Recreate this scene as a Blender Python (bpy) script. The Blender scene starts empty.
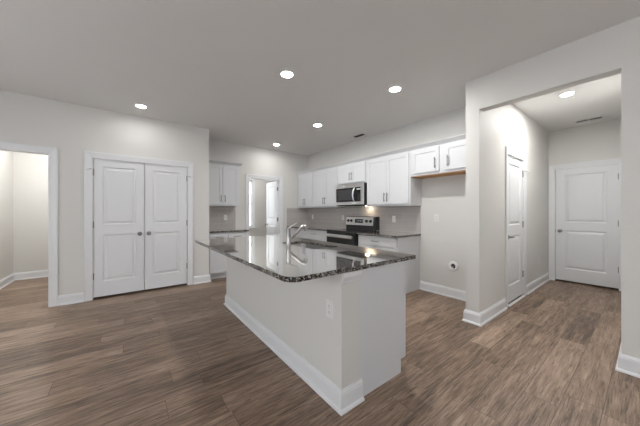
import bpy, bmesh, math, random
from mathutils import Vector, Matrix

random.seed(7)
scene = bpy.context.scene
COL = scene.collection

# ------------------------------------------------------------------ camera
YAW = 0.6538
cam_data = bpy.data.cameras.new('camera')
cam_data.sensor_width = 36.0
cam_data.lens = 252.4 / 640 * 36.0
cam_data.shift_y = -1.0 / 640
cam_data.clip_start = 0.02
cam = bpy.data.objects.new('camera', cam_data)
COL.objects.link(cam)
cam.location = (0.0, 0.0, 1.253)
cam.rotation_euler = (math.pi / 2, 0.0, -YAW)
scene.camera = cam

# ------------------------------------------------------------------ world (overcast sky outside the windows)
world = bpy.data.worlds.new('world')
scene.world = world
world.use_nodes = True
bg = world.node_tree.nodes['Background']
bg.inputs['Color'].default_value = (0.93, 0.96, 1.0, 1)
bg.inputs['Strength'].default_value = 1.75

# ------------------------------------------------------------------ exposure
vs = scene.view_settings
vs.view_transform = 'Standard'
vs.look = 'None'
vs.gamma = 1.0
vs.use_curve_mapping = False
vs.exposure = 1.83

# ------------------------------------------------------------------ materials
def new_mat(name):
    m = bpy.data.materials.new(name)
    m.use_nodes = True
    nt = m.node_tree
    return m, nt, nt.nodes['Principled BSDF']

def N(nt, typ, **kw):
    n = nt.nodes.new(typ)
    for k, v in kw.items():
        if k in n.inputs:
            n.inputs[k].default_value = v
        else:
            setattr(n, k, v)
    return n

def simple(name, col, rough=0.5, metal=0.0, noise=0.03, scale=40.0, bump=0.0, ior=1.5):
    """painted / metal surface with a faint procedural mottling"""
    m, nt, p = new_mat(name)
    p.inputs['Roughness'].default_value = rough
    p.inputs['Metallic'].default_value = metal
    p.inputs['IOR'].default_value = ior
    tc = N(nt, 'ShaderNodeTexCoord')
    nz = N(nt, 'ShaderNodeTexNoise', Scale=scale, Detail=3.0)
    nt.links.new(tc.outputs['Object'], nz.inputs['Vector'])
    cr = N(nt, 'ShaderNodeValToRGB')
    cr.color_ramp.elements[0].color = tuple(c * (1 - noise) for c in col) + (1,)
    cr.color_ramp.elements[1].color = tuple(min(1, c * (1 + noise)) for c in col) + (1,)
    nt.links.new(nz.outputs['Fac'], cr.inputs['Fac'])
    nt.links.new(cr.outputs['Color'], p.inputs['Base Color'])
    if bump:
        b = N(nt, 'ShaderNodeBump', Strength=bump, Distance=0.002)
        nt.links.new(nz.outputs['Fac'], b.inputs['Height'])
        nt.links.new(b.outputs['Normal'], p.inputs['Normal'])
    return m

def emitter(name, col, strength):
    m, nt, p = new_mat(name)
    p.inputs['Base Color'].default_value = (*col, 1)
    p.inputs['Emission Color'].default_value = (*col, 1)
    p.inputs['Emission Strength'].default_value = strength
    return m

M = {}
M['wall'] = simple('wall_paint', (0.655, 0.645, 0.62), 0.6, noise=0.012, scale=90, bump=0.05)
M['ceiling'] = simple('ceiling_paint', (0.76, 0.75, 0.735), 0.8, noise=0.012, scale=120, bump=0.06)
M['trim'] = simple('trim_paint', (0.73, 0.74, 0.755), 0.35, noise=0.01)
M['door'] = simple('door_paint', (0.72, 0.73, 0.745), 0.4, noise=0.01)
M['cabinet'] = simple('cabinet_paint', (0.64, 0.65, 0.665), 0.35, noise=0.01)
M['nickel'] = simple('satin_nickel', (0.42, 0.41, 0.40), 0.32, 1.0)
M['dark_nickel'] = simple('aged_nickel', (0.26, 0.255, 0.25), 0.35, 1.0)
M['steel'] = simple('stainless_steel', (0.76, 0.755, 0.75), 0.34, 1.0, noise=0.04, scale=12)
M['sink_steel'] = simple('brushed_sink_steel', (0.50, 0.49, 0.48), 0.35, 1.0)
M['chrome'] = simple('faucet_steel', (0.42, 0.41, 0.40), 0.3, 1.0)
M['black_glass'] = simple('black_glass', (0.012, 0.012, 0.013), 0.06, noise=0.0)
M['window_glass_dark'] = simple('smoked_oven_glass', (0.05, 0.05, 0.052), 0.12, noise=0.0)
M['black'] = simple('black_plastic', (0.018, 0.018, 0.019), 0.4)
M['white_plastic'] = simple('white_plastic', (0.74, 0.74, 0.725), 0.35, noise=0.0)
M['sticker'] = simple('white_badge', (0.86, 0.86, 0.86), 0.3, noise=0.0)
M['slot'] = simple('slot_dark', (0.05, 0.05, 0.05), 0.7)
M['rubber'] = simple('white_rubber', (0.75, 0.75, 0.74), 0.6)
M['task_lamp'] = emitter('task_lamp_lens', (1.0, 0.84, 0.62), 30.0)
M['display'] = emitter('display_glow', (0.5, 0.55, 0.55), 0.04)

def mat_raw_wood():
    m, nt, p = new_mat('raw_plywood')
    tc = N(nt, 'ShaderNodeTexCoord')
    mp = N(nt, 'ShaderNodeMapping'); mp.inputs['Scale'].default_value = (30, 4, 30)
    nz = N(nt, 'ShaderNodeTexNoise', Scale=2.0, Detail=6.0)
    cr = N(nt, 'ShaderNodeValToRGB')
    cr.color_ramp.elements[0].color = (0.42, 0.20, 0.075, 1)
    cr.color_ramp.elements[1].color = (0.66, 0.40, 0.19, 1)
    nt.links.new(tc.outputs['Object'], mp.inputs['Vector'])
    nt.links.new(mp.outputs['Vector'], nz.inputs['Vector'])
    nt.links.new(nz.outputs['Fac'], cr.inputs['Fac'])
    nt.links.new(cr.outputs['Color'], p.inputs['Base Color'])
    p.inputs['Roughness'].default_value = 0.6
    return m
M['raw_wood'] = mat_raw_wood()

def mat_floor():
    m, nt, p = new_mat('vinyl_plank')
    L = nt.links.new
    tc = N(nt, 'ShaderNodeTexCoord')
    def mth(op, a, b=None, c=None):
        n = N(nt, 'ShaderNodeMath', operation=op)
        for i, v in enumerate((a, b, c)):
            if v is None: continue
            if isinstance(v, (int, float)): n.inputs[i].default_value = v
            else: L(v, n.inputs[i])
        return n.outputs[0]
    PW, PL = 0.178, 1.22
    sx = N(nt, 'ShaderNodeSeparateXYZ'); L(tc.outputs['Object'], sx.inputs[0])
    yr = mth('DIVIDE', sx.outputs['Y'], PW); row = mth('FLOOR', yr)
    wn = N(nt, 'ShaderNodeTexWhiteNoise', noise_dimensions='1D'); L(row, wn.inputs['W'])
    xr = mth('ADD', mth('DIVIDE', sx.outputs['X'], PL), mth('MULTIPLY', wn.outputs['Value'], 7.0))
    col = mth('FLOOR', xr)
    idv = N(nt, 'ShaderNodeCombineXYZ'); L(col, idv.inputs['X']); L(row, idv.inputs['Y'])
    rnd = N(nt, 'ShaderNodeTexWhiteNoise', noise_dimensions='2D'); L(idv.outputs[0], rnd.inputs['Vector'])
    fy = mth('FRACT', yr); fx = mth('FRACT', xr)
    ey = mth('MULTIPLY', mth('MINIMUM', fy, mth('SUBTRACT', 1.0, fy)), PW)
    ex = mth('MULTIPLY', mth('MINIMUM', fx, mth('SUBTRACT', 1.0, fx)), PL)
    seam = mth('LESS_THAN', mth('MINIMUM', ex, ey), 0.0016)
    mul = N(nt, 'ShaderNodeMath', operation='MULTIPLY'); mul.inputs[1].default_value = 37.0
    L(rnd.outputs['Value'], mul.inputs[0])
    mp = N(nt, 'ShaderNodeMapping'); mp.inputs['Scale'].default_value = (1.5, 15.0, 1.0)
    L(tc.outputs['Object'], mp.inputs['Vector'])
    g1 = N(nt, 'ShaderNodeTexNoise', noise_dimensions='4D', Scale=1.6, Detail=8.0, Roughness=0.62, Distortion=1.0)
    L(mp.outputs['Vector'], g1.inputs['Vector']); L(mul.outputs[0], g1.inputs['W'])
    mp2 = N(nt, 'ShaderNodeMapping'); mp2.inputs['Scale'].default_value = (4.0, 95.0, 1.0)
    L(tc.outputs['Object'], mp2.inputs['Vector'])
    g2 = N(nt, 'ShaderNodeTexNoise', noise_dimensions='4D', Scale=1.5, Detail=4.0, Roughness=0.7)
    L(mp2.outputs['Vector'], g2.inputs['Vector']); L(mul.outputs[0], g2.inputs['W'])
    a = N(nt, 'ShaderNodeMath', operation='MULTIPLY_ADD'); a.inputs[1].default_value = 0.5
    L(g2.outputs['Fac'], a.inputs[0])
    b = N(nt, 'ShaderNodeMath', operation='MULTIPLY'); b.inputs[1].default_value = 0.5
    L(g1.outputs['Fac'], b.inputs[0]); L(b.outputs[0], a.inputs[2])
    c = N(nt, 'ShaderNodeMath', operation='MULTIPLY_ADD'); c.inputs[1].default_value = 0.12; 
    L(rnd.outputs['Value'], c.inputs[0])
    d = N(nt, 'ShaderNodeMath', operation='SUBTRACT'); d.inputs[1].default_value = 0.06
    L(a.outputs[0], d.inputs[0]); L(d.outputs[0], c.inputs[2])
    cr = N(nt, 'ShaderNodeValToRGB')
    e = cr.color_ramp.elements
    e[0].position = 0.37; e[0].color = (0.074, 0.045, 0.028, 1)
    e[1].position = 0.645; e[1].color = (0.445, 0.324, 0.235, 1)
    k = e.new(0.46); k.color = (0.191, 0.128, 0.086, 1)
    k = e.new(0.54); k.color = (0.286, 0.197, 0.140, 1)
    L(c.outputs[0], cr.inputs['Fac'])
    # short dark grain flecks and knots
    mp3 = N(nt, 'ShaderNodeMapping'); mp3.inputs['Scale'].default_value = (5.0, 45.0, 1.0)
    L(tc.outputs['Object'], mp3.inputs['Vector'])
    g3 = N(nt, 'ShaderNodeTexNoise', noise_dimensions='4D', Scale=1.0, Detail=5.0, Roughness=0.7, Distortion=1.2)
    L(mp3.outputs['Vector'], g3.inputs['Vector']); L(mul.outputs[0], g3.inputs['W'])
    fl = N(nt, 'ShaderNodeMapRange', interpolation_type='SMOOTHSTEP')
    fl.inputs['From Min'].default_value = 0.57; fl.inputs['From Max'].default_value = 0.63
    L(g3.outputs['Fac'], fl.inputs['Value'])
    dk = N(nt, 'ShaderNodeMix', data_type='RGBA'); dk.inputs['B'].default_value = (0.075, 0.045, 0.030, 1)
    L(mth('MULTIPLY', fl.outputs['Result'], 0.75), dk.inputs['Factor']); L(cr.outputs['Color'], dk.inputs['A'])
    mx = N(nt, 'ShaderNodeMix', data_type='RGBA')
    L(mth('MULTIPLY', seam, 0.85), mx.inputs['Factor'])
    L(dk.outputs['Result'], mx.inputs['A'])
    mx.inputs['B'].default_value = (0.06, 0.042, 0.032, 1)
    L(mx.outputs['Result'], p.inputs['Base Color'])
    p.inputs['Roughness'].default_value = 0.42
    bp = N(nt, 'ShaderNodeBump', Strength=0.12, Distance=0.002)
    L(a.outputs[0], bp.inputs['Height']); L(bp.outputs['Normal'], p.inputs['Normal'])
    return m
M['floor'] = mat_floor()

def mat_granite(name, polished):
    m, nt, p = new_mat(name)
    L = nt.links.new
    tc = N(nt, 'ShaderNodeTexCoord')
    v = N(nt, 'ShaderNodeTexVoronoi', Scale=125.0)
    L(tc.outputs['Object'], v.inputs['Vector'])
    sp = N(nt, 'ShaderNodeSeparateColor'); L(v.outputs['Color'], sp.inputs['Color'])
    nz = N(nt, 'ShaderNodeTexNoise', Scale=28.0, Detail=5.0, Roughness=0.7)
    L(tc.outputs['Object'], nz.inputs['Vector'])
    ad = N(nt, 'ShaderNodeMath', operation='MULTIPLY_ADD'); ad.inputs[1].default_value = 0.55
    L(sp.outputs['Red'], ad.inputs[0])
    m2 = N(nt, 'ShaderNodeMath', operation='MULTIPLY'); m2.inputs[1].default_value = 0.5
    L(nz.outputs['Fac'], m2.inputs[0]); L(m2.outputs[0], ad.inputs[2])
    cr = N(nt, 'ShaderNodeValToRGB'); cr.color_ramp.interpolation = 'LINEAR'
    e = cr.color_ramp.elements
    e[0].position = 0.34; e[0].color = (0.008, 0.008, 0.008, 1)
    e[1].position = 0.78; e[1].color = (0.46, 0.44, 0.41, 1)
    k = e.new(0.52); k.color = (0.05, 0.045, 0.042, 1)
    k = e.new(0.64); k.color = (0.17, 0.155, 0.14, 1)
    L(ad.outputs[0], cr.inputs['Fac'])
    L(cr.outputs['Color'], p.inputs['Base Color'])
    p.inputs['Roughness'].default_value = 0.16
    if not polished:
        return m
    # polish: reflection that climbs steeply towards grazing angles
    lw = N(nt, 'ShaderNodeLayerWeight', Blend=0.5)
    pw = N(nt, 'ShaderNodeMath', operation='POWER'); pw.inputs[1].default_value = 3.0
    L(lw.outputs['Facing'], pw.inputs[0])
    ml = N(nt, 'ShaderNodeMath', operation='MULTIPLY', use_clamp=True); ml.inputs[1].default_value = 1.35
    L(pw.outputs[0], ml.inputs[0])
    mn = N(nt, 'ShaderNodeMath', operation='MINIMUM'); mn.inputs[1].default_value = 0.9
    L(ml.outputs[0], mn.inputs[0])
    gl = N(nt, 'ShaderNodeBsdfGlossy', Roughness=0.035)
    gl.inputs['Color'].default_value = (0.97, 0.965, 0.955, 1)
    mx = N(nt, 'ShaderNodeMixShader')
    L(mn.outputs[0], mx.inputs[0]); L(p.outputs[0], mx.inputs[1]); L(gl.outputs[0], mx.inputs[2])
    L(mx.outputs[0], nt.nodes['Material Output'].inputs['Surface'])
    return m
M['granite'] = mat_granite('polished_granite', True)
M['granite_edge'] = mat_granite('honed_granite_edge', False)  # same stone without the reflection boost, keeps slab edges dark

def mat_tile(name, c1, c2, grout):
    m, nt, p = new_mat(name)
    L = nt.links.new
    tc = N(nt, 'ShaderNodeTexCoord')
    sx = N(nt, 'ShaderNodeSeparateXYZ'); L(tc.outputs['Object'], sx.inputs[0])
    ad = N(nt, 'ShaderNodeMath', operation='ADD'); L(sx.outputs['X'], ad.inputs[0]); L(sx.outputs['Y'], ad.inputs[1])
    cb = N(nt, 'ShaderNodeCombineXYZ'); L(ad.outputs[0], cb.inputs['X']); L(sx.outputs['Z'], cb.inputs['Y'])
    br = N(nt, 'ShaderNodeTexBrick', offset=0.5)
    br.inputs['Color1'].default_value = (*c1, 1)
    br.inputs['Color2'].default_value = (*c2, 1)
    br.inputs['Mortar'].default_value = (*grout, 1)
    br.inputs['Scale'].default_value = 1.0
    br.inputs['Mortar Size'].default_value = 0.0022
    br.inputs['Mortar Smooth'].default_value = 0.1
    br.inputs['Brick Width'].default_value = 0.305
    br.inputs['Row Height'].default_value = 0.102
    L(cb.outputs[0], br.inputs['Vector'])
    L(br.outputs['Color'], p.inputs['Base Color'])
    p.inputs['Roughness'].default_value = 0.22
    bp = N(nt, 'ShaderNodeBump', Strength=0.3, Distance=0.002, invert=True)
    L(br.outputs['Fac'], bp.inputs['Height']); L(bp.outputs['Normal'], p.inputs['Normal'])
    return m
M['tile'] = mat_tile('greige_wall_tile', (0.43, 0.40, 0.38), (0.48, 0.45, 0.43), (0.55, 0.53, 0.51))

def mat_pane():
    m, nt, p = new_mat('window_pane')
    out = nt.nodes['Material Output']
    tr = N(nt, 'ShaderNodeBsdfTransparent'); gl = N(nt, 'ShaderNodeBsdfGlossy', Roughness=0.02)
    mx = N(nt, 'ShaderNodeMixShader', Fac=0.08)
    nt.links.new(tr.outputs[0], mx.inputs[1]); nt.links.new(gl.outputs[0], mx.inputs[2])
    nt.links.new(mx.outputs[0], out.inputs['Surface'])
    return m
M['pane'] = mat_pane()

# ------------------------------------------------------------------ helpers
class MB:
    """collects shapes (world coordinates) and links them as ONE mesh object"""
    def __init__(self):
        self.bm = bmesh.new()
    def face(self, pts):
        vs_ = [self.bm.verts.new(p) for p in pts]
        try:
            return self.bm.faces.new(vs_)
        except ValueError:
            return None
    def box(self, x0, x1, y0, y1, z0, z1):
        p = [Vector((x, y, z)) for z in (z0, z1) for y in (y0, y1) for x in (x0, x1)]
        v = [self.bm.verts.new(q) for q in p]
        for f in ((0, 2, 3, 1), (4, 5, 7, 6), (0, 1, 5, 4), (2, 6, 7, 3), (0, 4, 6, 2), (1, 3, 7, 5)):
            self.bm.faces.new([v[i] for i in f])
        return self
    def fbox(self, m, a0, a1, b0, b1, h0, h1):
        """box in a frame map m(a, b, h)"""
        p = [m(a, b, h) for h in (h0, h1) for b in (b0, b1) for a in (a0, a1)]
        v = [self.bm.verts.new(q) for q in p]
        for f in ((0, 2, 3, 1), (4, 5, 7, 6), (0, 1, 5, 4), (2, 6, 7, 3), (0, 4, 6, 2), (1, 3, 7, 5)):
            self.bm.faces.new([v[i] for i in f])
        return self
    def lathe(self, o, axis, prof, seg=24, ring=False):
        """prof: list of (radius, distance along axis)"""
        o = Vector(o); ax = Vector(axis).normalized()
        t = Vector((0, 0, 1)) if abs(ax.z) < 0.9 else Vector((1, 0, 0))
        e1 = ax.cross(t).normalized(); e2 = ax.cross(e1)
        rings = []
        for r, d in prof:
            if r < 1e-6:
                rings.append([self.bm.verts.new(o + ax * d)])
            else:
                rings.append([self.bm.verts.new(o + ax * d + (e1 * math.cos(2 * math.pi * k / seg) + e2 * math.sin(2 * math.pi * k / seg)) * r) for k in range(seg)])
        for A, B in zip(rings, rings[1:]):
            for k in range(seg):
                k2 = (k + 1) % seg
                if len(A) == 1 and len(B) == 1: continue
                if len(A) == 1: self.bm.faces.new([A[0], B[k], B[k2]])
                elif len(B) == 1: self.bm.faces.new([A[k], A[k2], B[0]])
                else: self.bm.faces.new([A[k], A[k2], B[k2], B[k]])
        if ring:                                    # closed ring: join the last profile point to the first
            for k in range(seg):
                k2 = (k + 1) % seg
                self.bm.faces.new([rings[-1][k], rings[-1][k2], rings[0][k2], rings[0][k]])
            return self
        for R in (rings[0], rings[-1]):
            if len(R) > 1: self.bm.faces.new(R)
        return self
    def cyl(self, p0, p1, r, seg=16):
        p0 = Vector(p0); p1 = Vector(p1)
        return self.lathe(p0, p1 - p0, [(r, 0), (r, (p1 - p0).length)], seg)
    def tube(self, pts, rad, seg=14):
        pts = [Vector(p) for p in pts]
        if not isinstance(rad, (list, tuple)): rad = [rad] * len(pts)
        rings = []; prev = None
        for i, p in enumerate(pts):
            d = (pts[min(i + 1, len(pts) - 1)] - pts[max(i - 1, 0)]).normalized()
            if prev is None:
                t = Vector((0, 0, 1)) if abs(d.z) < 0.9 else Vector((1, 0, 0))
                e1 = d.cross(t).normalized()
            else:
                e1 = (prev - d * prev.dot(d)).normalized()
            prev = e1; e2 = d.cross(e1)
            rings.append([self.bm.verts.new(p + (e1 * math.cos(2 * math.pi * k / seg) + e2 * math.sin(2 * math.pi * k / seg)) * rad[i]) for k in range(seg)])
        for A, B in zip(rings, rings[1:]):
            for k in range(seg):
                self.bm.faces.new([A[k], A[(k + 1) % seg], B[(k + 1) % seg], B[k]])
        self.bm.faces.new(rings[0]); self.bm.faces.new(rings[-1])
        return self
    def sweep(self, path, prof, m=None, closed=False):
        """profile (offset to the left of the path, height) swept along a 2-D path with mitred corners"""
        m = m or (lambda a, b, h: Vector((a, b, h)))
        P = [Vector(p) for p in path]; n = len(P); rings = []
        for i in range(n):
            d0 = (P[i] - P[i - 1]).normalized() if (i > 0 or closed) else None
            d1 = (P[(i + 1) % n] - P[i]).normalized() if (i < n - 1 or closed) else None
            if d0 is None: d0 = d1
            if d1 is None: d1 = d0
            n0 = Vector((-d0.y, d0.x)); n1 = Vector((-d1.y, d1.x))
            mt = (n0 + n1) / (1 + n0.dot(n1))
            rings.append([self.bm.verts.new(m(P[i].x + mt.x * o, P[i].y + mt.y * o, h)) for o, h in prof])
        k = len(prof)
        segs = list(zip(rings, rings[1:])) + ([(rings[-1], rings[0])] if closed else [])
        for A, B in segs:
            for j in range(k):
                j2 = (j + 1) % k
                self.bm.faces.new([A[j], A[j2], B[j2], B[j]])
        if not closed:
            self.bm.faces.new(rings[0]); self.bm.faces.new(rings[-1])
        return self
    def panel_slab(self, m, w, hgt, t, panels, prof):
        """slab (front at h=0) whose stacked panels carry a moulded profile of (inset, depth) steps"""
        F = lambda pts: self.face([m(*q) for q in pts])
        if panels:
            u0, u1 = panels[0][0], panels[0][1]
            F([(0, 0, 0), (u0, 0, 0), (u0, hgt, 0), (0, hgt, 0)])
            F([(u1, 0, 0), (w, 0, 0), (w, hgt, 0), (u1, hgt, 0)])
            lo = 0
            for (a0, a1, b0, b1) in panels:
                F([(u0, lo, 0), (u1, lo, 0), (u1, b0, 0), (u0, b0, 0)]); lo = b1
                prev = None
                for ins, dep in prof:
                    R = [(a0 + ins, b0 + ins, dep), (a1 - ins, b0 + ins, dep), (a1 - ins, b1 - ins, dep), (a0 + ins, b1 - ins, dep)]
                    if prev:
                        for k in range(4):
                            F([prev[k], prev[(k + 1) % 4], R[(k + 1) % 4], R[k]])
                    prev = R
                F(prev)
            F([(u0, lo, 0), (u1, lo, 0), (u1, hgt, 0), (u0, hgt, 0)])
        else:
            F([(0, 0, 0), (w, 0, 0), (w, hgt, 0), (0, hgt, 0)])
        F([(0, 0, -t), (0, hgt, -t), (w, hgt, -t), (w, 0, -t)])
        F([(0, 0, 0), (0, hgt, 0), (0, hgt, -t), (0, 0, -t)])
        F([(w, 0, 0), (w, 0, -t), (w, hgt, -t), (w, hgt, 0)])
        F([(0, 0, 0), (0, 0, -t), (w, 0, -t), (w, 0, 0)])
        F([(0, hgt, 0), (w, hgt, 0), (w, hgt, -t), (0, hgt, -t)])
        return self
    def build(self, name, mat, parent=None, smooth=False, bevel=0.0, label=None, segs=2):
        bmesh.ops.remove_doubles(self.bm, verts=self.bm.verts, dist=1e-6)
        bmesh.ops.recalc_face_normals(self.bm, faces=self.bm.faces)
        root = parent
        while root is not None and root.parent is not None: root = root.parent
        if root is not None:
            bmesh.ops.translate(self.bm, verts=self.bm.verts, vec=-Vector(root.location))
        me = bpy.data.meshes.new(name)
        self.bm.to_mesh(me); self.bm.free()
        me.materials.append(M[mat])
        if smooth:
            me.polygons.foreach_set('use_smooth', [True] * len(me.polygons))
            me.set_sharp_from_angle(angle=math.radians(40))
        if mat == 'granite':                        # edges skip the top's boosted reflection so they stay dark
            me.materials.append(M['granite_edge'])
            for pl_ in me.polygons:
                if abs(pl_.normal.z) < 0.5: pl_.material_index = 1
        o = bpy.data.objects.new(name, me)
        COL.objects.link(o)
        if parent is not None: o.parent = parent
        if bevel:
            b = o.modifiers.new('edge', 'BEVEL'); b.width = bevel; b.segments = segs; b.material = 1 if mat == 'granite' else -1
            b.limit_method = 'ANGLE'; b.angle_limit = math.radians(50)
        if label: o['label'] = label
        return o

def tag(o, label, cat, group=None, kind=None):
    o['label'] = label; o['category'] = cat
    if group: o['group'] = group
    if kind: o['kind'] = kind
    return o

def thing(name, label, cat, loc=(0, 0, 0), group=None, kind=None):
    o = bpy.data.objects.new(name, None)
    o.empty_display_size = 0.1
    COL.objects.link(o); o.location = loc
    return tag(o, label, cat, group, kind)

def dup(root, loc, rotz=0.0, label=None):
    """copy of a thing with copies of its parts and sub-parts"""
    r = root.copy(); COL.objects.link(r)
    r.location = loc; r.rotation_euler = (0, 0, rotz)
    if label: r['label'] = label
    for ch in list(root.children):
        c = ch.copy(); COL.objects.link(c); c.parent = r
        for g in list(ch.children):
            d = g.copy(); COL.objects.link(d); d.parent = c
    return r

def frame(o, u, n):
    o, u, n = Vector(o), Vector(u), Vector(n)
    return lambda a, b, h: o + u * a + Vector((0, 0, b)) + n * h

def struct(name, mb, mat, label, cat, bevel=0.0):
    return tag(mb.build(name, mat, bevel=bevel), label, cat, kind='structure')

H = 2.743            # ceiling height
YA, YB, XR = 4.82, 5.49, 3.80      # double-door wall, far wall, range wall
XJ = 1.18            # corner where the double-door wall steps back
XK = 3.10            # plane of the hall opening
HY0, HY1, HY2 = 0.135, 1.145, 1.288             # hall side walls
XE = 6.22            # hall end wall
DH = 2.04            # door opening height

# ------------------------------------------------------------------ room shell
struct('floor', MB().box(-2.82, 7.5, -3.5, 7.5, -0.12, 0), 'floor', 'brown wood-look plank floor running through all the rooms', 'floor')
struct('ceiling', MB().box(-2.82, 7.5, -3.5, 7.5, H, H + 0.12), 'ceiling', 'smooth painted ceiling with recessed lights', 'ceiling')

LW = [(-2.65, -1.15), (0.0, 1.6), (2.6, 3.6)]             # unseen living-room windows added for daylight from the left
w = MB()
ys = [-3.5] + [v for r in LW for v in r] + [7.42]
for i in range(0, len(ys), 2): w.box(-2.82, -2.7, ys[i], ys[i + 1], 0, H)
for a, b in LW:
    w.box(-2.82, -2.7, a, b, 0, .55); w.box(-2.82, -2.7, a, b, 2.25, H)
struct('wall_left', w, 'wall', 'plain wall with windows on the left side outside the picture', 'wall')
w = MB()                                              # wall with the cased opening and the double doors
w.box(-2.7, -1.95, YA, YA + .12, 0, H)
w.box(-1.95, -.80, YA, YA + .12, 2.04, H)
w.box(-.80, -.40, YA, YA + .12, 0, H)
w.box(-.40, .846, YA, YA + .12, DH, H)
w.box(.846, XJ, YA, YA + .12, 0, H)
w.box(XJ - .12, XJ, YA + .12, YB, 0, H)
struct('wall_pantry', w, 'wall', 'greige wall holding the double doors and the cased opening', 'wall')
w = MB()                                              # far wall with the open door
w.box(-.5, 2.18, YB, YB + .12, 0, H)
w.box(2.18, 2.975, YB, YB + .12, DH, H)
w.box(2.975, XR + .12, YB, YB + .12, 0, H)
struct('wall_back', w, 'wall', 'greige back wall with the open white door', 'wall')
struct('wall_range', MB().box(XR, XR + .12, HY2, YB, 0, H), 'wall', 'greige wall behind the range and the long run of cabinets', 'wall')
w = MB()                                              # wall between fridge alcove and hall
w.box(XK, 3.985, HY1, HY2, 0, H)
w.box(3.985, 4.72, HY1, HY2, DH, H)
w.box(4.72, XE + .12, HY1, HY2, 0, H)
struct('wall_hall', w, 'wall', 'wall between the fridge alcove and the hall with a narrow door', 'wall')
w = MB()
w.box(XK, XK + .12, HY0, HY1, 2.392, H)
struct('wall_header', w, 'wall', 'dropped header above the wide opening into the hall', 'wall')
w = MB()
w.box(XK, XK + .12, -3.5, HY0, 0, H)
w.box(XK + .12, XE + .12, HY0 - .12, HY0, 0, H)
struct('wall_right', w, 'wall', 'wall stub at the right edge beside the hall opening', 'wall')
w = MB()
w.box(XE, XE + .12, HY0, .278, 0, H)
w.box(XE, XE + .12, .278, 1.066, DH, H)
w.box(XE, XE + .12, 1.066, HY1, 0, H)
struct('wall_hall_end', w, 'wall', 'end wall of the hall around the white door', 'wall')
w = MB()                                              # rooms seen through the openings
w.box(-1.77, -1.65, YA + .12, 7.3, 0, H)
w.box(-1.65, -.5, 7.09, 7.3, 0, H)
w.box(-.5, -.38, YA + .12, 7.3, 0, H)
struct('wall_side_room', w, 'wall', 'pale walls of the bright room beyond the cased opening', 'wall')
w = MB()  # unseen walls added so no sky light leaks through the door gaps
w.box(XE + .12, 7.5, HY0 - .12, HY0, 0, H); w.box(7.38, 7.5, HY0, 7.42, 0, H)
w.box(XR + .12, 7.38, 2.1, 2.22, 0, H); w.box(4.85, 4.97, HY2, 2.1, 0, H)
w.box(3.92, 4.04, YB + .12, 7.3, 0, H); w.box(3.92, 7.38, 7.3, 7.42, 0, H)
struct('wall_outer', w, 'wall', 'walls of the closed rooms behind the hall doors', 'wall')
w = MB()                                              # back wall of the utility room, with its window
w.box(-2.7, 2.30, 7.3, 7.42, 0, H); w.box(2.30, 3.03, 7.3, 7.42, 0, .80)
w.box(2.30, 3.03, 7.3, 7.42, 2.20, H); w.box(3.03, 3.92, 7.3, 7.42, 0, H)
w.box(1.7, 1.82, YB + .12, 7.3, 0, H)
struct('wall_utility', w, 'wall', 'walls of the small room behind the open door', 'wall')
w = MB()                                              # living-room wall behind the camera, two windows added for daylight
RW = [(-2.1, -0.95), (0.95, 2.1)]
xs = [-2.7] + [v for r in RW for v in r] + [XK]
for i in range(0, len(xs), 2): w.box(xs[i], xs[i + 1], -3.5, -3.38, 0, H)
for a, b in RW:
    w.box(a, b, -3.5, -3.38, 0, .75); w.box(a, b, -3.5, -3.38, 2.15, H)
struct('wall_rear', w, 'wall', 'rear wall behind the camera with two windows', 'wall')

def window(n, m, wd, z0, z1, label):
    """double-hung window: frame map m has a along the wall, h into the room (0 = inner wall face)"""
    root = thing('window_%d' % n, label, 'window', m(0, z0, 0), kind='structure')
    f = MB()
    f.sweep([(0, z0), (0, z1), (wd, z1), (wd, z0)], [(0, .0), (.07, .0), (.07, .018), (0, .012)], m)
    f.fbox(m, 0, .045, z0, z1, -.10, -.03); f.fbox(m, wd - .045, wd, z0, z1, -.10, -.03)
    f.fbox(m, .045, wd - .045, z0, z0 + .05, -.10, -.03); f.fbox(m, .045, wd - .045, z1 - .05, z1, -.10, -.03)
    zm = (z0 + z1) / 2
    f.fbox(m, .045, wd - .045, zm - .025, zm + .025, -.09, -.03)
    f.build('window_frame', 'trim', root)
    MB().fbox(m, -.09, wd + .09, z0 - .03, z0, -.02, .05).build('window_sill', 'trim', root)
    for a, b in ((z0 + .05, zm - .025), (zm + .025, z1 - .05)):
        MB().fbox(m, .045, wd - .045, a, b, -.07, -.064).build('pane', 'pane', root)
window(1, frame((2.30, 7.3, 0), (1, 0, 0), (0, -1, 0)), .73, .80, 2.20, 'daylit sash window seen as a bright strip through the open door')
for i, (a, b) in enumerate(RW):
    window(2 + i, frame((a, -3.38, 0), (1, 0, 0), (0, 1, 0)), b - a, .75, 2.15,
           ['double-hung window behind the camera nearer the left wall', 'double-hung window behind the camera nearer the hall side'][i])

for i, (a, b) in enumerate(LW):
    window(4 + i, frame((-2.7, a, 0), (0, 1, 0), (1, 0, 0)), b - a, .55, 2.25,
           'double-hung window in the left wall ' + ['nearest the rear wall', 'beside the camera', 'nearest the cased opening'][i])

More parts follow.
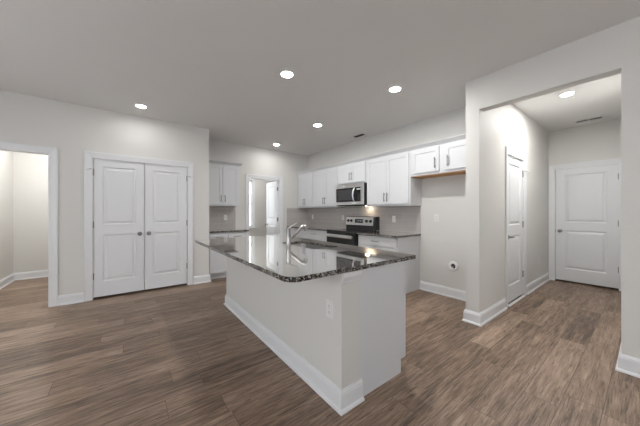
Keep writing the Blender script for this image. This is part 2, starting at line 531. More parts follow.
# ------------------------------------------------------------------ baseboards
BB = [(0, 0), (.030, 0), (.030, .006), (.026, .016), (.017, .022), (.016, .105), (.013, .110), (.013, .118), (.009, .124), (.006, .134), (0, .134)]
def baseboard(side, paths, label):
    mb = MB()
    for p in paths: mb.sweep(p, BB)
    struct('baseboard_' + side, mb, 'trim', label, 'baseboard')
baseboard('pantry', [[(-.475, YA), (-.73, YA)], [(XJ, YB - .62), (XJ, YA), (.925, YA)]], 'white baseboard on the wall either side of the double doors')
baseboard('back', [[(2.11, YB), (1.905, YB)], [(3.18, YB), (3.05, YB)]], 'white baseboard beside the open back door')
baseboard('range', [[(XR, HY2), (XR, 2.272)]], 'white baseboard along the back of the fridge alcove')
baseboard('hall', [[(3.905, HY1), (XK, HY1), (XK, HY2), (XR - .03, HY2)], ], 'white baseboard wrapping the wall end beside the hall opening')
baseboard('hall_corner', [[(XE, HY1), (4.80, HY1)]], 'short white baseboard between the narrow door and the hall corner')
baseboard('right', [[(XK, -3.38), (XK, HY0), (XE, HY0)]], 'white baseboard on the wall stub at the right edge')
baseboard('side_room', [[(-.53, 7.09), (-1.65, 7.09), (-1.65, 4.97)]], 'white baseboard turning the corner in the bright side room')
baseboard('utility', [[(3.92, 7.3), (1.82, 7.3)]], 'white baseboard in the room behind the open door')

# ------------------------------------------------------------------ casings (trim)
CW = .07
CAS = [(0.004, 0), (CW, 0), (CW, .018), (CW - .012, .020), (.03, .015), (.012, .012), (.004, .010)]
def casing(n, m, u0, u1, top, label, jamb=.12):
    mb = MB()
    mb.sweep([(u0, 0), (u0, top), (u1, top), (u1, 0)], CAS, m)
    mb.sweep([(u0, 0), (u0, top), (u1, top), (u1, 0)], [(-.018, -jamb), (0.004, -jamb), (0.004, .010), (-.018, .010)], m)
    return struct('trim_%d' % n, mb, 'trim', label, 'door casing')
mA = frame((0, YA, 0), (1, 0, 0), (0, -1, 0))
casing(1, mA, -1.95, -.80, 2.04, 'white casing around the open doorway at the left edge')
casing(2, mA, -.40, .846, DH, 'white casing around the double doors')
mB = frame((0, YB, 0), (1, 0, 0), (0, -1, 0))
casing(3, mB, 2.18, 2.975, DH, 'white casing around the open door in the back wall')
mH = frame((0, HY1, 0), (1, 0, 0), (0, -1, 0))
casing(4, mH, 3.985, 4.72, DH, 'white casing around the narrow hall door', jamb=.143)
mE = frame((XE, 0, 0), (0, -1, 0), (-1, 0, 0))      # a = -Y so that left is left as seen
casing(5, mE, -1.066, -.278, DH, 'white casing around the door at the end of the hall')

struct('trim_8', MB().box(4.004, 4.702, HY1 - .026, HY1 + .004, 0, .014), 'trim', 'thin white threshold strip under the narrow hall door', 'threshold', bevel=.003)

# ------------------------------------------------------------------ doors
PROF = [(0, 0), (.003, -.005), (.014, -.013), (.022, -.013), (.046, -.003), (.052, -.002)]
def door_leaf(root, m, w, h, st=.105, z0=.030, name='door_leaf', two=True):
    """two-panel moulded leaf; m: a from hinge/left edge, b up, h out of the front face"""
    mm = lambda a, b, hh: m(a, b + z0, hh)
    bk = lambda a, b, hh: m(w - a, b + z0, -.035 - hh)
    P = [(st, w - st, .215, .895), (st, w - st, 1.04, h - .115)]
    mb = MB().panel_slab(mm, w, h, .0175, P, PROF)
    mb.panel_slab(bk, w, h, .0175, P, PROF)
    return mb.build(name, 'door', root)

def door_knob(parent, m, a, z):
    mb = MB()
    o = m(a, z, 0); ax = m(a, z, 1) - o
    mb.lathe(o, ax, [(.031, 0), (.031, .004), (.026, .008), (.011, .011), (.0105, .032), (.020, .038), (.0265, .047), (.0275, .056), (.024, .064), (.014, .069), (0, .070)], 28)
    return mb.build('knob', 'dark_nickel', parent, smooth=True)

def hinge(parent, m, a, z, stop=0):
    mb = MB()
    mb.cyl(m(a, z - .048, .006), m(a, z + .048, .006), .0075, 12)
    mb.fbox(m, a - .012, a + .012, z - .045, z + .045, -.002, .002)
    o = mb.build('hinge', 'dark_nickel', parent, smooth=True)
    if stop:
        s = MB()
        s.cyl(m(a, z + .047, .006), m(a, z + .053, .006), .011, 12)
        s.tube([m(a, z + .05, .006), m(a + stop * .022, z + .045, .03), m(a + stop * .05, z + .03, .052)], .005)
        s.build('door_stop', 'nickel', parent, smooth=True)
        t = MB(); t.cyl(m(a + stop * .047, z + .032, .050), m(a + stop * .058, z + .025, .060), .010, 12)
        t.build('stop_tip', 'rubber', parent, smooth=True)
    return o

# pair of doors: left leaf, right leaf
LD = 'white two-panel door, '
ml = frame((-.378, YA + .010, 0), (1, 0, 0), (0, -1, 0))
d1 = thing('door_1', LD + 'left leaf of the double doors', 'door', (-.378, YA + .03, 0), kind='structure')
lf = door_leaf(d1, ml, .597, 2.001)
door_knob(d1, ml, .597 - .056, .915)
for z, s in ((1.82, -1), (1.07, 0), (.33, 0)): hinge(d1, ml, -.004, z, s)
mr = frame((.226, YA + .010, 0), (1, 0, 0), (0, -1, 0))
d2 = thing('door_2', LD + 'right leaf of the double doors', 'door', (.226, YA + .03, 0), kind='structure')
door_leaf(d2, mr, .597, 2.001)
door_knob(d2, mr, .056, .915)
for z, s in ((1.82, 1), (1.07, 0), (.33, 0)): hinge(d2, mr, .601, z, s)

# open door in the back wall, hinged on its right, swung into the room behind
hx, hy = 2.955, YB + .10
du = Vector((math.sin(math.radians(6)), math.cos(math.radians(6)), 0))
dn = Vector((-du.y, du.x, 0))
mo = frame((hx - .004, hy + .012, 0), du, dn)
d3 = thing('door_3', 'white two-panel door standing open in the back wall', 'door', (hx, hy, 0), kind='structure')
door_leaf(d3, mo, .755, 2.001)
door_knob(d3, mo, .755 - .06, .915)
for z in (1.82, 1.07, .33):
    mb = MB()
    mb.cyl((hx - .003, hy + .004, z - .048), (hx - .003, hy + .004, z + .048), .008, 12)
    mb.box(hx - .003, hx + .001, hy - .045, hy, z - .045, z + .045)
    mb.build('hinge', 'dark_nickel', d3, smooth=True)

# narrow hall door
mc = frame((4.006, HY1 + .010, 0), (1, 0, 0), (0, -1, 0))
d4 = thing('door_4', 'narrow white two-panel door in the side wall of the hall', 'door', (4.006, HY1 + .03, 0), kind='structure')
door_leaf(d4, mc, .693, 2.001, st=.11)
o = mc(.06, .915, 0)
mb = MB()
mb.lathe(o, (0, -1, 0), [(.031, 0), (.031, .005), (.026, .009), (.012, .012), (.011, .045), (0, .046)], 24)
mb.tube([mc(.06, .915, .042), mc(.08, .916, .048), mc(.12, .914, .047), mc(.165, .911, .044)], [.011, .011, .009, .008])
mb.build('lever_handle', 'dark_nickel', d4, smooth=True)
for z, s in ((1.82, 1), (1.07, 0), (.33, 0)): hinge(d4, mc, .697, z, s)

# door at the end of the hall
me_ = frame((XE + .010, 1.044, 0), (0, -1, 0), (-1, 0, 0))
d5 = thing('door_5', 'white two-panel door closing the far end of the hall', 'door', (XE + .03, 1.044, 0), kind='structure')
door_leaf(d5, me_, .746, 2.001, st=.125)
door_knob(d5, me_, .06, .915)
MB().fbox(me_, -.010, -.001, .885, .945, -.004, .003).build('strike_plate', 'slot', d5)
for z in (1.82, 1.07, .33): hinge(d5, me_, .750, z)

# ------------------------------------------------------------------ cabinets
SH = [(0, 0), (.0005, -.009)]
def shaker(parent, m, a0, a1, b0, b1, rail=.057, name='door'):
    mm = lambda a, b, h: m(a0 + a, b0 + b, h)
    w_, h_ = a1 - a0, b1 - b0
    mb = MB().panel_slab(mm, w_, h_, .019, [(rail, w_ - rail, rail, h_ - rail)], SH)
    return mb.build(name, 'cabinet', parent)
def slab_front(parent, m, a0, a1, b0, b1, name='drawer'):
    return MB().fbox(m, a0, a1, b0, b1, -.019, 0).build(name, 'cabinet', parent, bevel=.002)
def pull(parent, m, a, b, length=.14, vertical=True):
    mb = MB(); r = .0058
    e = length / 2
    P = (lambda t, h: m(a, b + t, h)) if vertical else (lambda t, h: m(a + t, b, h))
    mb.cyl(P(-e, .032), P(e, .032), r, 12)
    mb.cyl(P(-e * .68, 0), P(-e * .68, .032), .0045, 10)
    mb.cyl(P(e * .68, 0), P(e * .68, .032), .0045, 10)
    return mb.build('pull_handle', 'dark_nickel', parent, smooth=True)

UZ0, UZ1 = 1.355, 2.205
XF = 3.472                      # plane of the upper door faces
mU = frame((XF, 0, 0), (0, 1, 0), (-1, 0, 0))        # a = Y, h = towards the room
def upper(label, y0, y1, z0, doors, handles, raw=False):
    root = thing('wall_cabinet', label, 'cabinet', ((XF + XR) / 2, (y0 + y1) / 2, z0), 'wall cabinets over the range counter')
    body = MB().box(XF + .020, XR - .001, y0, y1, z0 + (.012 if raw else 0), UZ1)
    body.build('body', 'cabinet', root)
    if raw:
        MB().box(XF + .030, XR - .004, y0 + .01, y1 - .005, z0 - .012, z0 + .012).build('underside', 'raw_wood', root, label='unpainted plywood underside')
        MB().box(XF + .020, XF + .031, y0, y1, z0 - .0, z0 + .012).build('bottom_rail', 'cabinet', root)
    for k, (a0, a1) in enumerate(doors):
        d = shaker(root, mU, a0, a1, z0 + .032, 2.178)
        for (kk, hy_) in handles:
            if kk == k: pull(d, mU, hy_, (z0 + .032 + .115) if z0 < 1.5 else z0 + .032 + .12, .15)
    return root
# seen from the room the run goes from the back corner (large Y) to the fridge alcove (small Y)
upper('double-door white wall cabinet in the back corner', 4.815, YB - .003, UZ0, [(4.845, 5.148), (5.152, 5.455)], [(0, 5.122), (1, 5.178)])
upper('double-door white wall cabinet between the corner cabinet and the microwave', 3.915, 4.812, UZ0, [(3.94, 4.36), (4.364, 4.785)], [(0, 4.332), (1, 4.392)])
upper('short double-door white wall cabinet directly above the microwave', 3.15, 3.912, 1.794, [(3.175, 3.526), (3.530, 3.885)], [(0, 3.498), (1, 3.558)])
upper('double-door white wall cabinet to the right of the microwave', 2.25, 3.147, UZ0, [(2.275, 2.692), (2.696, 3.12)], [(0, 2.664), (1, 2.724)])
upper('short double-door white wall cabinet high over the empty fridge alcove', HY2 + .003, 2.247, 1.80, [(1.33, 1.715), (1.795, 2.22)], [(0, 1.665), (1, 1.845)], raw=True)
mb = MB().sweep([(XF + .02, YB - .003), (XF + .02, HY2 + .003)][::-1], [(0, 2.206), (.010, 2.206), (.014, 2.212), (.022, 2.222), (.044, 2.244), (.050, 2.248), (.050, 2.258), (0, 2.258)])
mb.box(XF + .02, XR - .001, HY2 + .003, YB - .003, 2.2055, 2.212)
struct('trim_6', mb, 'cabinet', 'white crown moulding along the top of the range-wall cabinets', 'crown moulding')

# coffee-bar niche: wall cabinet, base cabinet, counter
CF = YB - .33                                          # front plane of the niche wall cabinet
mC = frame((0, CF, 0), (1, 0, 0), (0, -1, 0))
root = thing('wall_cabinet', 'double-door white wall cabinet in the niche beside the double doors', 'cabinet', (1.53, YB - .15, 1.375))
MB().box(XJ + .002, 1.865, CF + .020, YB - .001, 1.375, UZ1).build('body', 'cabinet', root)
da = shaker(root, mC, 1.20, 1.518, 1.405, 2.178)
db = shaker(root, mC, 1.522, 1.842, 1.405, 2.178)
pull(da, mC, 1.482, 1.52, .135); pull(db, mC, 1.558, 1.52, .135)
mb = MB().sweep([(XJ + .002, CF + .02), (1.865, CF + .02), (1.865, YB - .001)], [(0, 2.206), (-.010, 2.206), (-.014, 2.212), (-.022, 2.222), (-.044, 2.244), (-.050, 2.248), (-.050, 2.258), (0, 2.258)])
mb.box(XJ + .002, 1.865, CF + .02, YB - .001, 2.2055, 2.212)
struct('trim_7', mb, 'cabinet', 'white crown moulding on the niche wall cabinet', 'crown moulding')

CT0, CT1 = .870, .900          # countertop slab
BF = YB - .61
mN = frame((0, BF, 0), (1, 0, 0), (0, -1, 0))
root = thing('base_cabinet', 'white base cabinet under the niche counter beside the double doors', 'cabinet', (1.53, YB - .3, 0))
MB().box(XJ + .002, 1.90, BF + .020, YB - .001, .10, CT0 - .001).build('body', 'cabinet', root)
MB().box(XJ + .002, 1.90, BF + .085, YB - .001, 0, .10).build('toe_kick', 'cabinet', root)
for a0, a1 in ((1.205, 1.538), (1.542, 1.875)):
    dr = slab_front(root, mN, a0, a1, .715, .852); pull(dr, mN, (a0 + a1) / 2, .785, .135, False)
    dd = shaker(root, mN, a0, a1, .125, .70); pull(dd, mN, a1 - .04 if a0 < 1.3 else a0 + .04, .60, .135)
tag(MB().box(XJ + .002, 1.935, BF - .03, YB - .001, CT0, CT1).build('countertop', 'granite', bevel=.003),
    'short dark granite countertop in the niche beside the double doors', 'countertop')
tag(MB().box(XJ + .002, 1.88, YB - .011, YB - .001, CT1 + .0005, 1.3745).build('backsplash', 'tile'),
    'taupe tile backsplash above the niche counter', 'backsplash')

# base cabinets on the range wall
XB = XR - .61
mK = frame((XB, 0, 0), (0, 1, 0), (-1, 0, 0))
def base(label, y0, y1, fronts, blank=None):
    root = thing('base_cabinet', label, 'cabinet', (XR - .3, (y0 + y1) / 2, 0))
    MB().box(XB + .020, XR - .001, y0, y1, .10, CT0 - .001).build('body', 'cabinet', root)
    MB().box(XB + .085, XR - .001, y0, y1, 0, .10).build('toe_kick', 'cabinet', root)
    for (a0, a1) in fronts:
        dr = slab_front(root, mK, a0, a1, .712, .852); pull(dr, mK, (a0 + a1) / 2, .782, .15, False)
        mid = (a0 + a1) / 2
        for q, (c0, c1) in enumerate(((a0, mid - .002), (mid + .002, a1))):
            dd = shaker(root, mK, c0, c1, .125, .697); pull(dd, mK, c1 - .04 if q == 0 else c0 + .04, .60, .135)
    if blank: slab_front(root, mK, blank[0], blank[1], .125, .852, 'filler_panel')
    return root
RY0, RY1 = 3.095, 3.872         # range
base('white base cabinet between the back corner and the range', RY1 + .004, YB - .003, [(3.905, 4.80)], (4.815, YB - .01))
base('white base cabinet with one wide drawer between the range and the fridge alcove', 2.275, RY0 - .004, [(2.30, 3.07)])
tag(MB().box(XB - .03, XR - .001, RY1 + .002, YB - .003, CT0, CT1).build('countertop', 'granite', bevel=.003),
    'dark granite countertop running from the range into the back corner', 'countertop')
tag(MB().box(XB - .03, XR - .001, 2.255, RY0 - .002, CT0, CT1).build('countertop', 'granite', bevel=.003),
    'dark granite countertop between the range and the fridge alcove', 'countertop')
mb = MB().box(XR - .011, XR - .001, 2.262, YB - .012, CT1 + .0005, UZ0 - .0005)
mb.box(3.165, XR - .001, YB - .011, YB - .001, CT1 + .0005, UZ0 - .0005)
tag(mb.build('backsplash', 'tile'), 'taupe tile backsplash behind the range and into the corner', 'backsplash')

# ------------------------------------------------------------------ microwave
mw = thing('microwave', 'stainless over-the-range microwave above the range', 'microwave', (3.6, 3.53, 1.375))
MY0, MY1, MZ0, MZ1 = 3.155, 3.908, 1.375, 1.792
MX = 3.395
MB().box(MX + .03, XR - .012, MY0, MY1, MZ0, MZ1).build('body', 'black', mw, bevel=.003)
mM = frame((MX, 0, 0), (0, 1, 0), (-1, 0, 0))
mb = MB()                                                # stainless front surround
mb.fbox(mM, MY0, MY1, MZ1 - .075, MZ1, -.03, 0); mb.fbox(mM, MY0, MY1, MZ0 + .018, MZ0 + .075, -.03, 0)
mb.fbox(mM, MY0, MY0 + .055, MZ0 + .075, MZ1 - .075, -.03, 0); mb.fbox(mM, MY1 - .022, MY1, MZ0 + .075, MZ1 - .075, -.03, 0)
mb.build('front_frame', 'steel', mw)
MB().fbox(mM, 3.335, MY1 - .022, MZ0 + .075, MZ1 - .075, -.03, -.006).build('door_glass', 'black_glass', mw)
MB().fbox(mM, 3.42, MY1 - .055, MZ0 + .105, MZ1 - .105, -.008, -.005).build('door_window', 'window_glass_dark', mw)
cp = MB().fbox(mM, MY0 + .055, 3.332, MZ0 + .075, MZ1 - .075, -.03, -.006).build('control_panel', 'black_glass', mw)
MB().fbox(mM, MY0 + .068, 3.315, MZ1 - .125, MZ1 - .10, -.007, -.0045).build('clock_display', 'display', cp)
for r_ in range(5):
    for c_ in range(3):
        MB().fbox(mM, MY0 + .066 + c_ * .022, MY0 + .066 + c_ * .022 + .015, MZ0 + .09 + r_ * .027, MZ0 + .09 + r_ * .027 + .014, -.007, -.005).build('key', 'window_glass_dark', cp)
pts = []
for i in range(13):
    t = i / 12; pts.append(mM(3.365, MZ0 + .070 + t * .258, .004 + .045 * math.sin(math.pi * t) ** .7))
MB().tube(pts, .0135).build('handle', 'steel', mw, smooth=True)
MB().lathe(mM(3.66, MZ1 - .038, 0), (-1, 0, 0), [(.021, 0), (.021, .002), (0, .003)], 28).build('badge', 'sticker', mw, smooth=True)
MB().fbox(mM, 3.33, 3.44, MZ0 + .03, MZ0 + .06, 0, .0012).build('rating_sticker', 'sticker', mw)
mb = MB()
for k in range(9): mb.box(MX + .035 + k * .012, MX + .041 + k * .012, 3.22, 3.85, MZ0 - .003, MZ0)
mb.build('grease_filter', 'slot', mw)
MB().box(3.68, 3.72, 3.28, 3.35, MZ0 - .003, MZ0).build('task_light', 'task_lamp', mw)

# ------------------------------------------------------------------ range
rg = thing('range', 'stainless and black electric range between the base cabinets', 'range', (3.48, 3.48, 0))
RX = 3.13
mR = frame((RX, 0, 0), (0, 1, 0), (-1, 0, 0))
MB().box(RX + .03, XR - .03, RY0, RY1, .08, .888).build('body', 'black', rg)
for fx in (RX + .08, XR - .09):
    for fy in (RY0 + .05, RY1 - .05):
        MB().cyl((fx, fy, 0), (fx, fy, .08), .02).build('foot', 'black', rg)
MB().box(RX, XR - .10, RY0, RY1, .888, .908).build('cooktop', 'black_glass', rg, bevel=.004)
for (bx, by, br_) in ((3.30, 3.29, .10), (3.30, 3.68, .085), (3.55, 3.29, .075), (3.55, 3.68, .10)):
    MB().lathe((bx, by, .9081), (0, 0, 1), [(br_ - .004, 0), (br_, 0), (br_, .0004), (br_ - .004, .0004)], 40, True).build('burner_ring', 'window_glass_dark', rg)
dr = MB().fbox(mR, RY0 + .004, RY1 - .004, .235, .882, -.03, 0).build('oven_door', 'black_glass', rg, bevel=.004)
MB().fbox(mR, RY0 + .12, RY1 - .12, .36, .66, 0, .0015).build('oven_window', 'window_glass_dark', dr)
mb = MB(); mb.fbox(mR, RY0 + .03, RY1 - .03, .782, .838, .034, .060)
for yy in (RY0 + .06, RY1 - .06): mb.fbox(mR, yy - .014, yy + .014, .790, .830, 0, .036)
mb.build('oven_handle', 'steel', dr, bevel=.010, segs=4)
dd = MB().fbox(mR, RY0 + .004, RY1 - .004, .085, .225, -.03, 0).build('storage_drawer', 'steel', rg, bevel=.004)
# back guard with knobs and display, face leaning slightly back
GX = 3.66
bgd = MB()
P0 = [(GX, .908), (GX, .982), (GX - .012, .988), (GX + .012, 1.158), (GX + .03, 1.164), (XR - .014, 1.164), (XR - .014, .908)]
bgd.sweep([(RY0 + .028, 0), (RY1 - .028, 0)], [(-z, x) for x, z in P0], lambda a, b, h: Vector((h, a, -b)))
bgd.build('back_guard', 'black', rg)
for (a0, a1) in ((RY0, RY0 + .028), (RY1 - .028, RY1)):
    mb = MB(); mb.sweep([(a0, 0), (a1, 0)], [(-(z), x) for x, z in P0], lambda a, b, h: Vector((h, a, -b)))
    mb.build('end_cap', 'black', rg)
nx = Vector((-.17, 0, .024)).normalized(); up = Vector((.024, 0, .17)).normalized()
mG = lambda a, b, h: Vector((GX - .012, a, .988)) + up * b + nx * h
cp = MB().fbox(mG, RY0 + .046, RY1 - .004, .004, .168, -.002, .004).build('control_panel', 'steel', rg, bevel=.002)
MB().fbox(mG, 3.39, 3.61, .052, .125, .004, .0065).build('display', 'black_glass', cp)
mb = MB()
for k in range(4): mb.fbox(mG, 3.40 + k * .045, 3.425 + k * .045, .08, .10, .0065, .0072)
mb.build('digits', 'display', cp)
for yy in (3.20, 3.30, 3.71, 3.80):
    MB().lathe(mG(yy, .088, .004), nx, [(.030, 0), (.030, .004), (.022, .006), (.020, .028), (.016, .031), (0, .031)], 24).build('knob', 'black', cp, smooth=True)

# ------------------------------------------------------------------ island
IX0, IX1, IY0, IY1 = 1.075, 1.235, 1.18, 3.49
XC1 = 1.754
isl = thing('kitchen_island', 'kitchen island with greige back wall and white end panel', 'kitchen island', (1.41, 2.33, 0))
MB().box(IX0, IX1, IY0, IY1, 0, CT0 - .001).build('half_wall', 'wall', isl, label='greige painted back wall of the island')
mb = MB().sweep([(IX1 + .02, IY0), (IX0, IY0), (IX0, IY1), (IX1 + .02, IY1)], BB)
mb.build('baseboard', 'trim', isl)
mb = MB()
mb.sweep([(IX1, IY0), (IX0 - .0, IY0)], [(0, .800), (.006, .802), (.008, .812), (.014, .824), (.022, .838), (.024, .846), (.024, CT0 - .001), (0, CT0 - .001)])
mb.build('cap_moulding', 'trim', isl)
for y0, y1 in ((IY0, IY0 + .018), (IY1 - .018, IY1)):      # end panels with a toe-kick notch
    mb = MB().sweep([(IX1, 0), (1.70, 0), (1.70, .105), (XC1, .105), (XC1, CT0 - .001), (IX1, CT0 - .001)][:2], [(0, y0), (CT0 - .001, y0), (CT0 - .001, y1), (0, y1)], lambda a, b, h: Vector((a, h, b)))
    mb.box(1.70, XC1, y0, y1, .105, CT0 - .001)
    mb.build('end_panel', 'cabinet', isl)
mb = MB()
mb.box(IX1 + .001, 1.355, IY0 + .018, IY1 - .018, .10, CT0 - .001)
mb.box(1.355, XC1, IY0 + .018, 1.86, .10, CT0 - .001)
mb.box(1.355, XC1, 2.64, IY1 - .018, .10, CT0 - .001)
mb.box(1.355, XC1, 1.86, 2.64, .10, .64)
mb.box(XC1 - .008, XC1, 1.86, 2.64, .64, CT0 - .001)
mb.build('body', 'cabinet', isl)
MB().box(IX1 + .001, 1.69, IY0 + .018, IY1 - .018, 0, .0995).build('toe_kick', 'cabinet', isl)
mI = frame((1.788, 0, 0), (0, 1, 0), (1, 0, 0))
MB().box(XC1 + .0005, 1.766, IY0 + .002, IY1 - .002, .105, CT0 - .001).build('face_frame', 'cabinet', isl)
for a0, a1 in ((1.21, 1.77), (1.80, 2.23), (2.234, 2.67), (2.70, 3.46)):
    dr_ = slab_front(isl, mI, a0, a1, .712, .852); pull(dr_, mI, (a0 + a1) / 2, .782, .15, False)
    dd_ = shaker(isl, mI, a0, a1, .13, .697); pull(dd_, mI, a0 + .05 if a0 > 2 else a1 - .05, .60, .135)

def rrect(x0, x1, y0, y1, radii, seg=8):
    """rounded rectangle, radii for corners (x0y0, x1y0, x1y1, x0y1)"""
    pts = []
    for (cx_, cy_, a0, r) in ((x0, y0, 180, radii[0]), (x1, y0, 270, radii[1]), (x1, y1, 0, radii[2]), (x0, y1, 90, radii[3])):
        sx = 1 if cx_ == x0 else -1; sy = 1 if cy_ == y0 else -1
        ox, oy = cx_ + sx * r, cy_ + sy * r
        for k in range(seg + 1):
            a = math.radians(a0 + 90 * k / seg); pts.append((ox + r * math.cos(a), oy + r * math.sin(a)))
    return pts
SX0, SX1, SY0, SY1 = 1.400, 1.725, 1.91, 2.58           # sink cut-out
def slab_with_hole(outer, inner, z0, z1, name, mat):
    bm = bmesh.new()
    loops = {}
    for z in (z0, z1):
        es = []
        for key, pts in (('o', outer), ('i', inner)):
            v = [bm.verts.new((x, y, z)) for x, y in pts]
            loops[(key, z)] = v
            es += [bm.edges.new((v[k], v[(k + 1) % len(v)])) for k in range(len(v))]
        bmesh.ops.triangle_fill(bm, edges=es, use_beauty=True)
    for key in 'oi':
        A, B = loops[(key, z0)], loops[(key, z1)]
        for k in range(len(A)):
            k2 = (k + 1) % len(A); bm.faces.new([A[k], A[k2], B[k2], B[k]])
    mb = MB(); mb.bm.free(); mb.bm = bm
    return mb.build(name, mat, bevel=.003)
o = slab_with_hole(rrect(.685, 1.892, 1.165, 3.505, (.075, .012, .012, .03)), rrect(SX0, SX1, SY0, SY1, (.06,) * 4), CT0, CT1, 'countertop', 'granite')
tag(o, 'large dark speckled granite island countertop with a sink cut-out', 'countertop')

# undermount sink
sk = thing('sink', 'undermount stainless sink set in the island countertop', 'sink', ((SX0 + SX1) / 2, (SY0 + SY1) / 2, .66))
bm_ = MB()
lp = []
for (g, z) in ((.016, CT0 - .0015), (-.004, CT0 - .0015), (-.006, CT0 - .02), (-.012, .70), (-.03, .675), (-.06, .668)):
    lp.append([bm_.bm.verts.new((x, y, z)) for x, y in rrect(SX0 - g, SX1 + g, SY0 - g, SY1 + g, (max(.02, .06 + g),) * 4)])
for A, B in zip(lp, lp[1:]):
    for k in range(len(A)):
        k2 = (k + 1) % len(A); bm_.bm.faces.new([A[k], A[k2], B[k2], B[k]])
bm_.bm.faces.new(lp[-1])
bm_.build('basin', 'sink_steel', sk, smooth=True)
MB().lathe(((SX0 + SX1) / 2, 2.24, .6685), (0, 0, 1), [(.045, 0), (.045, .003), (.03, .004), (.026, .001), (0, .001)], 28).build('drain', 'chrome', sk, smooth=True)

# faucet: upright body, slanted pull-out spout, lever on top
FX, FY = 1.335, 2.28
fa = thing('faucet', 'single-lever stainless pull-out faucet beside the island sink', 'faucet', (FX, FY, CT1))
MB().lathe((FX, FY, CT1), (0, 0, 1), [(.029, 0), (.029, .006), (.025, .012), (.0235, .05), (.0235, .150), (.025, .156), (.025, .165), (.0, .166)], 28).build('body', 'chrome', fa, smooth=True)
MB().lathe((FX, FY, CT1 + .166), (0, 0, 1), [(.024, 0), (.026, .004), (.026, .016), (.020, .024), (0, .026)], 28).build('cap', 'chrome', fa, smooth=True)
MB().tube([(FX, FY, CT1 + .182), (FX + .03, FY + .006, CT1 + .196), (FX + .115, FY + .02, CT1 + .232)], [.009, .008, .0055]).build('lever', 'chrome', fa, smooth=True)
MB().tube([(FX + .005, FY, CT1 + .062), (FX + .04, FY, CT1 + .092), (FX + .155, FY, CT1 + .182)], [.020, .0185, .017]).build('spout', 'chrome', fa, smooth=True)
MB().tube([(FX + .150, FY, CT1 + .178), (FX + .172, FY, CT1 + .193), (FX + .196, FY, CT1 + .198), (FX + .212, FY, CT1 + .185), (FX + .218, FY, CT1 + .150)], [.0175, .021, .024, .025, .023]).build('spray_head', 'chrome', fa, smooth=True)

# ------------------------------------------------------------------ outlets and switches
def rr_plate(mb, m, w_, h_, t, z):
    mb.fbox(m, -w_ / 2, w_ / 2, z - h_ / 2, z + h_ / 2, 0, t)
mO = frame((0, 0, 0), (1, 0, 0), (0, -1, 0))
GO = 'electrical wall plates'
o1 = thing('wall_outlet', 'white outlet plate on the greige back of the island', 'outlet', (0, 0, 0), GO)
pb = MB(); rr_plate(pb, mO, .070, .114, .005, 0); pl = pb.build('cover_plate', 'white_plastic', o1, bevel=.002)
for zz in (.021, -.021):
    rc = MB(); rr_plate(rc, mO, .034, .028, .0075, zz); rco = rc.build('receptacle', 'white_plastic', o1, bevel=.003)
    sb = MB()
    for dx in (-.0065, .0065): sb.fbox(mO, dx - .0012, dx + .0012, zz - .001, zz + .008, .0074, .0079)
    sb.fbox(mO, -.002, .002, zz - .009, zz - .005, .0074, .0079)
    sb.build('slots', 'slot', rco)
MB().lathe(mO(0, 0, .005), (0, -1, 0), [(.003, 0), (.003, .001), (0, .0012)], 12).build('screw', 'nickel', o1)
RZ = -math.pi / 2
o1.location = (IX0, 1.295, .607); o1.rotation_euler = (0, 0, RZ)
dup(o1, (XR - .011, 2.774, 1.128), RZ, 'white outlet plate on the backsplash to the right of the range')
dup(o1, (XR - .011, 4.11, 1.128), RZ, 'white outlet plate on the backsplash close to the left of the range')
dup(o1, (XR - .011, 5.25, 1.128), RZ, 'white outlet plate on the backsplash near the back corner')
dup(o1, (1.668, YB - .011, 1.136), 0, 'white outlet plate on the niche backsplash under its wall cabinet')
dup(o1, (XR, 2.0, 1.16), RZ, 'white outlet plate on the wall of the fridge alcove')
dup(o1, (5.58, HY1, .418), 0, 'white outlet plate low on the hall wall past the narrow door')

# round water supply box in the fridge alcove
wb = thing('water_supply_box', 'round white water supply plate low on the fridge alcove wall', 'wall plate', (XR, 1.745, .462))
MB().lathe((XR, 1.745, .462), (-1, 0, 0), [(.034, .0), (.068, .0), (.068, .010), (.062, .016), (.037, .017), (.034, .012)], 36, True).build('escutcheon', 'sticker', wb, smooth=True)
MB().lathe((XR, 1.745, .462), (-1, 0, 0), [(.0, .001), (.0345, .001), (.0345, .003), (0, .003)], 32).build('recess', 'slot', wb)
MB().tube([(XR - .003, 1.745, .455), (XR - .03, 1.738, .448)], .011).build('valve', 'nickel', wb, smooth=True)

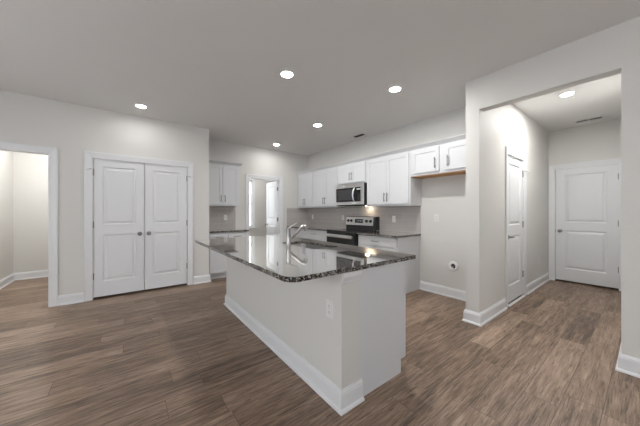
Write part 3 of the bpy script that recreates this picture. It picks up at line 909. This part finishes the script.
# ------------------------------------------------------------------ ceiling lights and vents
GL = 'recessed ceiling lights'
l0 = thing('recessed_light', 'recessed round ceiling light above the island', 'ceiling light', (0, 0, 0), GL)
MB().lathe((0, 0, 0), (0, 0, -1), [(.056, .0), (.078, .0), (.078, .003), (.070, .007), (.058, .008), (.056, .006)], 40, True).build('trim_ring', 'white_plastic', l0, smooth=True)
MB().lathe((0, 0, 0), (0, 0, -1), [(.0565, .001), (.0565, .005), (0, .0055)], 40).build('lens', 'white_plastic', l0)
LAMPS = ((1.375, 2.38, 155, None),
         (2.581, 1.874, 210, 'recessed round ceiling light in front of the fridge alcove'),
         (.161, 4.347, 38, 'recessed round ceiling light before the double doors'),
         (2.595, 3.457, 130, 'recessed round ceiling light in front of the range'),
         (2.626, 5.007, 60, 'recessed round ceiling light before the open back door'),
         (4.414, .633, 245, 'recessed round ceiling light in the hall ceiling'),
         (-1.05, 6.3, 150, 'recessed round ceiling light deep in the side room'),  # this and the next: unseen, added to brighten the side room
         (-1.05, 5.4, 150, 'recessed round ceiling light just inside the side room'),
         (2.75, 6.5, 130, 'recessed round ceiling light in the small room behind the open door'))  # unseen, added to brighten the room behind the open door
for k, (x, y, power, lb) in enumerate(LAMPS):
    r = dup(l0, (x, y, H), 0, lb) if k else l0
    r.location = (x, y, H)
    for c in r.children:                        # each lamp has its own wattage
        if c.name.startswith('lens'):
            c.data = c.data.copy(); c.data.materials.clear()
            c.data.materials.append(emitter('lamp_lens_%dw' % power, (1.0, 0.99, 0.972), power))

def vent(label, x0, x1, y0, y1, along_y, groups):
    root = thing('ceiling_vent', label, 'vent', ((x0 + x1) / 2, (y0 + y1) / 2, H))
    mb = MB()
    mb.sweep([(x0, y0), (x1, y0), (x1, y1), (x0, y1)][::-1], [(0, H), (0, H - .004), (-.02, H - .008), (-.02, H)], closed=True)
    mb.build('frame', 'white_plastic', root)
    MB().box(x0 + .019, x1 - .019, y0 + .019, y1 - .019, H - .002, H).build('throat', 'slot', root)
    xa, xb, ya, yb = x0 + .02, x1 - .02, y0 + .02, y1 - .02
    n = 5
    for k in range(n):
        mb = MB(); xc = xa + (xb - xa) * (k + .5) / n
        mb.bm.faces.new([mb.bm.verts.new(q) for q in ((xc - .008, ya, H - .007), (xc + .004, ya, H - .002), (xc + .004, yb, H - .002), (xc - .008, yb, H - .007))])
        mb.bm.faces.new([mb.bm.verts.new(q) for q in ((xc - .007, ya, H - .008), (xc - .007, yb, H - .008), (xc + .005, yb, H - .003), (xc + .005, ya, H - .003))])
        mb.build('louver', 'white_plastic', root)
    if groups:
        yc = (ya + yb) / 2
        MB().box(xa, xb, yc - .008, yc + .008, H - .009, H - .001).build('divider', 'white_plastic', root)
    return root
vent('white ceiling vent with two slots before the hall end door', 5.84, 5.98, .435, .755, True, True)
vent('white ceiling vent above the range wall cabinets', 3.52, 3.67, 3.29, 3.59, True, False)
